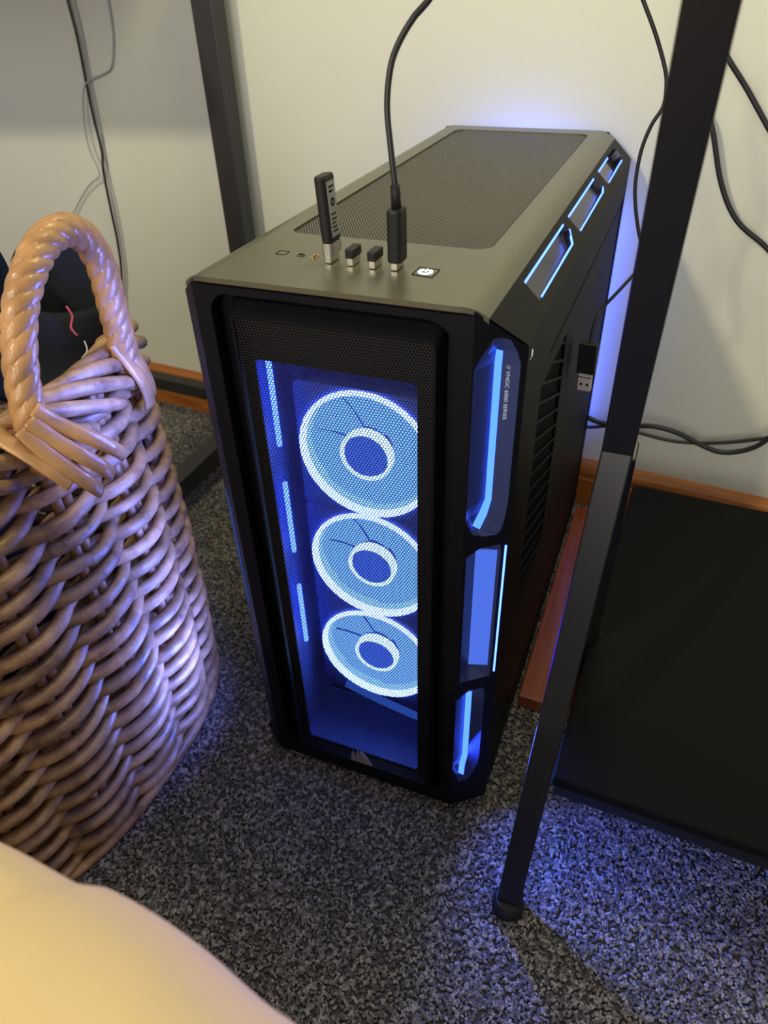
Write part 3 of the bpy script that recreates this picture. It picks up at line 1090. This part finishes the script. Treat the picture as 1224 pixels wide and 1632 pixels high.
# ================================================================ CABLES ON THE WALL
def cable(name, pts, r, m, label, k=6):
    o = MB().tube(smooth_path(pts, k), r, 8).build(name, m, smooth=True)
    return tag(o, label, 'cable')


cable('wall_cable', [(-0.587, 0.647, 0.75), (-0.587, 0.647, 0.66), (-0.586, 0.647, 0.614), (-0.59, 0.647, 0.552), (-0.592, 0.647, 0.504), (-0.591, 0.646, 0.458),
                     (-0.599, 0.647, 0.424), (-0.604, 0.648, 0.358), (-0.607, 0.649, 0.315), (-0.615, 0.649, 0.259), (-0.641, 0.650, 0.171), (-0.66, 0.63, 0.03)],
      0.0021, M['cable'], 'thin black cable hanging down the wall behind the basket')
cable('wall_cable', [(-0.505, 0.643, 0.75), (-0.511, 0.643, 0.659), (-0.517, 0.644, 0.614), (-0.532, 0.645, 0.578), (-0.552, 0.645, 0.567), (-0.581, 0.643, 0.558),
                     (-0.596, 0.643, 0.543), (-0.609, 0.643, 0.503), (-0.613, 0.643, 0.462), (-0.603, 0.641, 0.424), (-0.63, 0.645, 0.407), (-0.667, 0.652, 0.379),
                     (-0.709, 0.655, 0.338), (-0.76, 0.66, 0.29)],
      0.0012, M['whitecable'], 'thin pale grey cable that loops and crosses the black wall cable')
cable('wall_cable', [(-0.578, 0.648, 0.75), (-0.578, 0.648, 0.68), (-0.577, 0.648, 0.622), (-0.583, 0.648, 0.556), (-0.586, 0.648, 0.495), (-0.594, 0.649, 0.419),
                     (-0.596, 0.649, 0.348), (-0.609, 0.650, 0.258), (-0.634, 0.651, 0.172), (-0.65, 0.63, 0.03)],
      0.0012, M['whitecable'], 'thin pale grey cable running straight down alongside the black wall cable')
cable('power_cable', [(0.28, 0.54, 0.74), (0.29, 0.548, 0.66), (0.304, 0.552, 0.579), (0.329, 0.552, 0.539), (0.352, 0.551, 0.483), (0.378, 0.548, 0.445), (0.417, 0.545, 0.418),
                      (0.451, 0.543, 0.383), (0.50, 0.535, 0.30)],
      0.0030, M['cable'], 'thick black cable snaking down the wall right of the shelf leg, the left one')
cable('power_cable', [(0.28, 0.54, 0.78), (0.30, 0.546, 0.68), (0.313, 0.546, 0.624), (0.33, 0.546, 0.602), (0.355, 0.546, 0.575), (0.384, 0.543, 0.541), (0.415, 0.54, 0.507), (0.47, 0.53, 0.43)],
      0.0028, M['cable'], 'black cable crossing the wall at the far right edge, the upper one')
cable('floor_cable', [(0.18, 0.565, 0.175), (0.239, 0.554, 0.167), (0.267, 0.549, 0.161), (0.306, 0.545, 0.164), (0.338, 0.542, 0.172), (0.372, 0.540, 0.169), (0.402, 0.537, 0.159),
                      (0.431, 0.534, 0.154), (0.46, 0.532, 0.165), (0.48, 0.531, 0.187), (0.499, 0.530, 0.235), (0.52, 0.53, 0.30)],
      0.0036, M['cable'], 'thick black cable sagging low along the wall above the skirting')
cable('floor_cable', [(0.19, 0.567, 0.150), (0.246, 0.563, 0.142), (0.289, 0.559, 0.154), (0.324, 0.557, 0.15), (0.367, 0.553, 0.148), (0.407, 0.550, 0.154), (0.451, 0.546, 0.168),
                      (0.504, 0.541, 0.194), (0.56, 0.535, 0.24)],
      0.0026, M['cable'], 'thinner black cable running just behind the thick sagging one')

# ================================================================ LEFT DESK FRAME
dk = empty('desk', (-0.31, 0.57, 0), 'black square-tube desk frame standing at the wall between basket and computer', 'desk')
MB().box(-0.330, -0.298, 0.580, 0.612, 0.0, 0.75, ch=0.0015).build('post', M['frame'], dk)
MB().box(-0.333, -0.303, 0.180, 0.580, 0.045, 0.078, ch=0.0015).build('bottom_rail', M['frame'], dk)
MB().box(-1.20, -0.330, 0.588, 0.612, 0.050, 0.074, Matrix.Translation((-0.33, 0.6, 0)) @ Matrix.Rotation(TH * 0.8, 4, 'Z') @ Matrix.Translation((0.33, -0.6, 0)), ch=0.0015).build('back_rail', M['frame'], dk)
MB().box(-0.333, -0.303, 0.180, 0.210, 0.0, 0.045, ch=0.0015).build('foot', M['frame'], dk)
MB().box(-1.45, -0.385, 0.147, 0.63, 0.75, 0.772, ch=0.002).build('desktop', M['desktop'], dk)
MB().box(-1.43, -1.40, 0.147, 0.177, 0.0, 0.75, ch=0.0015).build('post', M['frame'], dk)
MB().box(-1.43, -1.40, 0.612, 0.642, 0.0, 0.75, ch=0.0015).build('post', M['frame'], dk)

# ================================================================ RIGHT SHELF UNIT
sh = empty('shelf_unit', (0.31, 0.05, 0), 'black metal shelf stand with a bent leg and one low board, right of the computer', 'shelf')


def beam(p, q, wx, wy, ch=0.0012):
    """rectangular tube from p to q; wx across (x), wy in the depth direction"""
    p, q = Vector(p), Vector(q)
    t = (q - p).normalized()
    xa = Vector((1, 0, 0))
    xa = (xa - t * xa.dot(t)).normalized()
    ya = t.cross(xa)
    L = (q - p).length
    mx = Matrix(((xa.x, ya.x, t.x, p.x), (xa.y, ya.y, t.y, p.y), (xa.z, ya.z, t.z, p.z), (0, 0, 0, 1)))
    return MB().cbox((-wx / 2, -wy / 2, 0), (wx / 2, wy / 2, L), ch, mx)


foot_p, kink_p, top_p = (0.2990, -0.068, 0.008), (0.3125, 0.052, 0.424), (0.3163, -0.044, 0.676)
beam(foot_p, (0.3127, 0.0545, 0.4315), 0.0205, 0.020).build('leg', M['leg'], sh)
d = (Vector(top_p) - Vector(kink_p))
beam(Vector(kink_p) + d * -0.06, Vector(top_p) + d * 0.8, 0.0205, 0.018).build('post', M['leg'], sh)
beam((0.3140, 0.066, 0.415), (0.3155, 0.205, 0.030), 0.0225, 0.018).build('leg', M['leg'], sh)
MB().lathe([(0.0128, 0.0), (0.0144, 0.003), (0.0146, 0.008), (0.0138, 0.013), (0.0115, 0.017)], (0.2990, -0.0705, 0.0), seg=24).build('rubber_foot', M['rubber'], sh, smooth=False)
MB().lathe([(0.0130, 0.0), (0.0142, 0.003), (0.0142, 0.012), (0.0125, 0.016)], (0.3157, 0.207, 0.0195), seg=24).build('rubber_foot', M['rubber'], sh, smooth=False)
TS2 = Matrix.Translation((0.3135, 0.0, 0)) @ Matrix.Rotation(math.radians(-2.0), 4, 'Z')
MB().cbox((0.0, -0.006, 0.108), (0.78, 0.470, 0.1205), 0.002, TS2).build('shelf_board', M['shelf'], sh)
MB().cbox((0.002, -0.002, 0.090), (0.76, 0.014, 0.1078), 0.001, TS2).build('cross_rail', M['leg'], sh)
MB().cbox((0.74, 0.03, 0.0), (0.76, 0.05, 0.75), 0.001, TS2).build('leg', M['leg'], sh)

# ================================================================ PLANK
pl_ = MB().box(0.256, 0.335, 0.152, 0.535, 0.0, 0.019, ch=0.0015).build('wooden_plank', M['plank'])
tag(pl_, 'reddish brown wooden plank lying flat on the carpet beside the computer', 'plank')

# ================================================================ BASKET
bk = empty('wicker_basket', (-0.30, -0.085, 0), 'tall woven willow basket with a cane-wrapped handle, holding dark clothes', 'basket')
BH = 0.435


def basket_pt(th, z, off=0.0):
    t = z / BH
    a = 0.220 - 0.010 * t + 0.006 * math.sin(math.pi * t)
    bb = 0.212 + 0.004 * math.sin(math.pi * t)
    cy = -0.068 + 0.008 * t
    cx = -0.302
    n = 2.7
    c, s = math.cos(th), math.sin(th)
    r = (abs(c / a) ** n + abs(s / bb) ** n) ** (-1 / n)
    return Vector((cx + (r + off) * c, cy + (r + off) * s, z))


# arc-length parametrisation of the rounded plan
ths = np.linspace(0, 2 * math.pi, 721)
pp = [basket_pt(t, 0.2) for t in ths]
cum = [0.0]
for i in range(720):
    cum.append(cum[-1] + (pp[i + 1] - pp[i]).length)
cum = np.array(cum)


def th_at(s):
    return float(np.interp((s % 1.0) * cum[-1], cum, ths))


NS = 20
ROWP = 0.0112
rows = int((BH - 0.028) / ROWP)
for i in range(NS):
    for dd in (-0.0052, 0.0052):
        s = i / NS + dd / cum[-1]
        th = th_at(s)
        pts = [basket_pt(th, 0.004 + (BH - 0.01) * k / 12, 0.0) for k in range(13)]
        MB().tube(pts, 0.0046, 8).build('stake', M['willow'], bk, smooth=True)
SAM = NS * 10
for r in range(rows):
    z0 = 0.018 + r * ROWP
    ph = math.pi * (r % 2)
    rad0 = random.uniform(0.0056, 0.0068)
    sd = random.uniform(0, 50)
    pts, rads = [], []
    for k in range(SAM):
        s = k / SAM
        w = math.cos(math.pi * NS * s + ph)
        # flatten the crests a little so that a rod runs straight before it dives
        w = math.copysign(abs(w) ** 0.75, w)
        nz = noise.noise(Vector((s * 9 + sd, r * 0.37, 0)))
        off = 0.0098 * w
        z = z0 + 0.0045 * nz - 0.0016 * w
        pts.append(basket_pt(th_at(s), z, off))
        rads.append(rad0 * (1 + 0.16 * noise.noise(Vector((s * 14, sd, r * 1.3)))))
    MB().tube(pts, rads, 8, closed=True).build('willow_rod', M['willow'], bk, smooth=True)
# rolled border: rods that rise from inside, cross over and dive outside
NB = 36
for i in range(NB):
    s0 = i / NB
    pts = []
    for j in range(13):
        t = j / 12
        s = s0 + (0.115 * (t - 0.5))
        a = math.pi * (0.05 + 1.05 * t)
        off = -0.016 * math.cos(a) - 0.001
        z = BH - 0.014 + 0.020 * math.sin(a) - 0.012 * t
        pts.append(basket_pt(th_at(s), z, off))
    MB().tube(pts, [0.0052 + 0.0014 * math.sin(math.pi * j / 12) for j in range(13)], 9).build('border_rod', M['willow'], bk, smooth=True)
# foot rods
for (zz, oo, r0) in ((0.007, 0.008, 0.0060), (0.010, -0.004, 0.0055)):
    pts = [basket_pt(th_at(k / 120), zz, oo) for k in range(120)]
    MB().tube(pts, r0, 10, closed=True).build('foot_rod', M['willow'], bk, smooth=True)
pts = [basket_pt(th_at(k / 60), 0.012, -0.01) for k in range(60)]
quick('basket_base', [tuple(p) for p in pts], [tuple(range(60))], M['willow'], bk)

# handle: thick arch wrapped in slanting cane
arch = smooth_path([(-0.078, -0.070, 0.400), (-0.076, -0.072, 0.430), (-0.078, -0.066, 0.460), (-0.079, -0.057, 0.487), (-0.080, -0.044, 0.511), (-0.081, -0.026, 0.530),
                    (-0.083, -0.004, 0.5425), (-0.085, 0.019, 0.544), (-0.087, 0.038, 0.532), (-0.089, 0.049, 0.508), (-0.091, 0.051, 0.478),
                    (-0.092, 0.052, 0.445), (-0.093, 0.056, 0.405)], 14)


def wrap(s, a):
    t = (s * 78 - a / (2 * math.pi) * 4.0 + 0.25 * math.sin(s * 41)) % 1.0
    return 0.94 + 0.13 * math.sin(math.pi * min(t * 1.06, 1.0)) ** 0.6


MB().tube(arch, 0.0112, 36, radfun=wrap, up=(1, 0, 0)).build('handle', M['cane'], bk, smooth=False)
# cane lashings crossing at the two feet of the handle
lash = [
    [(-0.066, -0.073, 0.452), (-0.058, -0.064, 0.436), (-0.045, -0.052, 0.420), (-0.041, -0.038, 0.404), (-0.045, -0.028, 0.392)],
    [(-0.066, -0.080, 0.447), (-0.056, -0.074, 0.430), (-0.044, -0.066, 0.414), (-0.040, -0.055, 0.398), (-0.043, -0.046, 0.385)],
    [(-0.068, -0.087, 0.443), (-0.056, -0.084, 0.425), (-0.046, -0.078, 0.409), (-0.041, -0.070, 0.393), (-0.043, -0.061, 0.380)],
    [(-0.090, -0.088, 0.440), (-0.080, -0.093, 0.436), (-0.066, -0.092, 0.428), (-0.052, -0.088, 0.414), (-0.045, -0.082, 0.400)],
    [(-0.092, 0.050, 0.460), (-0.086, 0.053, 0.440), (-0.081, 0.056, 0.420), (-0.081, 0.060, 0.402), (-0.084, 0.062, 0.390)],
    [(-0.092, 0.043, 0.447), (-0.086, 0.046, 0.432), (-0.079, 0.049, 0.415), (-0.078, 0.052, 0.398), (-0.081, 0.054, 0.385)],
]
for l in lash:
    MB().tube(smooth_path(l, 6), [0.0062] * 25, 12, flat=0.42, up=(1, -0.2, 0.6)).build('lashing', M['cane'], bk, smooth=True)

# ================================================================ CLOTHES IN THE BASKET
def cloth_lump(name, cx, cy, z0, rx, ry, h, seed, m, label, pw=2.2, amp=0.02, lean=(0, 0)):
    vs, fs = [], []
    n, mm = 40, 22
    for j in range(mm + 1):
        t = j / mm
        rr = (1 - t ** pw) ** (1 / 2.0) if t < 1 else 0.0
        for i in range(n):
            a = 2 * math.pi * i / n
            d = noise.noise(Vector((math.cos(a) * 1.4 + seed, math.sin(a) * 1.4, t * 2.2))) + 0.5 * noise.noise(Vector((math.cos(a) * 4 + seed, math.sin(a) * 4, t * 5)))
            k = rr * (1 + 0.25 * d)
            vs.append((cx + lean[0] * t + rx * k * math.cos(a), cy + lean[1] * t + ry * k * math.sin(a), z0 + h * t + amp * d * (1 - abs(2 * t - 1))))
    for j in range(mm):
        for i in range(n):
            fs.append((j * n + i, j * n + (i + 1) % n, (j + 1) * n + (i + 1) % n, (j + 1) * n + i))
    fs.append(tuple(range(n)))
    o = quick(name, vs, fs, m, smooth=True)
    return tag(o, label, 'clothing')


cloth_lump('folded_clothes', -0.33, -0.10, 0.12, 0.155, 0.140, 0.335, 3, M['blackcloth'], 'heap of black clothes filling the basket under the handle', 3.0, 0.012)
cloth_lump('navy_garment', -0.290, 0.083, 0.36, 0.064, 0.040, 0.205, 9, M['denim'], 'dark navy garment piled up at the back left of the basket', 2.0, 0.01)

# black garment with an open folded cuff, standing up behind the handle
gm = empty('black_garment', (-0.17, 0.07, 0.36), 'black garment with an open folded cuff standing up behind the basket handle', 'clothing')
vs, fs = [], []
n = 36
prof = [(0.058, 0.330, 0.0), (0.052, 0.370, 0.004), (0.046, 0.405, 0.008), (0.042, 0.430, 0.012), (0.0435, 0.432, 0.012), (0.0435, 0.455, 0.014), (0.041, 0.462, 0.015),
        (0.038, 0.458, 0.015), (0.036, 0.430, 0.012), (0.030, 0.395, 0.008), (0.001, 0.385, 0.006)]
for (r, z_, lx) in prof:
    for i in range(n):
        a = 2 * math.pi * i / n
        back = 0.5 + 0.5 * math.cos(a - math.radians(140))       # the far side stands higher
        zz = z_ + (0.045 * back ** 2 if z_ > 0.40 else 0.02 * back)
        w = 1 + 0.10 * noise.noise(Vector((math.cos(a) * 1.5, math.sin(a) * 1.5, z_ * 9)))
        vs.append((-0.170 - lx * 0.3 + r * w * 1.05 * math.cos(a), 0.070 + lx + r * w * 0.95 * math.sin(a), zz))
for j in range(len(prof) - 1):
    fs += [(j * n + i, j * n + (i + 1) % n, (j + 1) * n + (i + 1) % n, (j + 1) * n + i) for i in range(n)]
quick('cuff', vs, fs, M['blackcloth'], gm, smooth=True)
MB().tube(smooth_path([(-0.128, 0.040, 0.475), (-0.127, 0.042, 0.466), (-0.128, 0.038, 0.458), (-0.127, 0.041, 0.450)], 5), 0.0009, 6).build('stitching', M['thread'], gm, smooth=True, label='short red thread')
MB().tube(smooth_path([(-0.124, 0.044, 0.444), (-0.123, 0.043, 0.436), (-0.126, 0.038, 0.431)], 5), 0.0006, 6).build('stitching', M['whitethread'], gm, smooth=True, label='loose white thread')

# ================================================================ BED
# the duvet's edge runs in front of the basket and turns the corner near the camera
E_pts = smooth_path([(-1.30, -0.335, 0), (-0.9, -0.33, 0), (-0.5, -0.325, 0), (-0.2, -0.322, 0), (0.0, -0.318, 0), (0.08, -0.316, 0), (0.14, -0.3115, 0), (0.186, -0.313, 0), (0.192, -0.3105, 0),
                     (0.221, -0.313, 0), (0.251, -0.320, 0), (0.282, -0.326, 0), (0.31, -0.345, 0), (0.33, -0.39, 0), (0.34, -0.5, 0), (0.34, -0.8, 0), (0.34, -1.5, 0)], 8)
Cn = Vector((-0.45, -1.1, 0))
cs = [(0.0, 0.004), (0.0, 0.15), (0.0, 0.30), (0.0, 0.395), (0.002, 0.425), (0.006, 0.442), (0.012, 0.450), (0.025, 0.457), (0.037, 0.460), (0.05, 0.462), (0.07, 0.464), (0.09, 0.466), (0.115, 0.467), (0.14, 0.468), (0.17, 0.469),
      (0.2, 0.470), (0.3, 0.472), (0.45, 0.474), (0.65, 0.475), (0.85, 0.475), (1.0, 0.475)]
vs, fs = [], []
for p in E_pts:
    d = Cn - p
    for (k, z_) in cs:
        q = p + d * k
        nz = noise.noise(Vector((q.x * 7, q.y * 9, 0.3))) + 0.5 * noise.noise(Vector((q.x * 19 + q.y * 12, q.y * 9, 1.3)))
        amp = 0.015 if k > 0.01 else 0.003
        ox = 0
        if z_ < 0.40:
            ox = 0.010 * noise.noise(Vector((q.x * 12, q.y * 12, z_ * 2)))
            vs.append((q.x, q.y + min(ox, 0) - 0.002 - (0.4 - z_) * 0.02, z_))
        else:
            # one soft crease running back from the edge
            dc_ = (q.x - 0.165) * 0.80 + (q.y + 0.33) * -0.60
            fold = -0.010 * math.exp(-(dc_ / 0.012) ** 2) * min(1, k * 14) + 0.006 * math.exp(-((dc_ + 0.03) / 0.022) ** 2) * min(1, k * 14)
            vs.append((q.x, q.y, z_ + amp * nz * min(1, k * 12 + 0.1) + fold))
n = len(cs)
for i in range(len(E_pts) - 1):
    for j in range(n - 1):
        fs.append((i * n + j, i * n + j + 1, (i + 1) * n + j + 1, (i + 1) * n + j))
o = quick('duvet', vs, fs, M['bed'], smooth=True)
tag(o, 'cream yellow duvet on the bed edge, out of focus in the foreground', 'bedding')
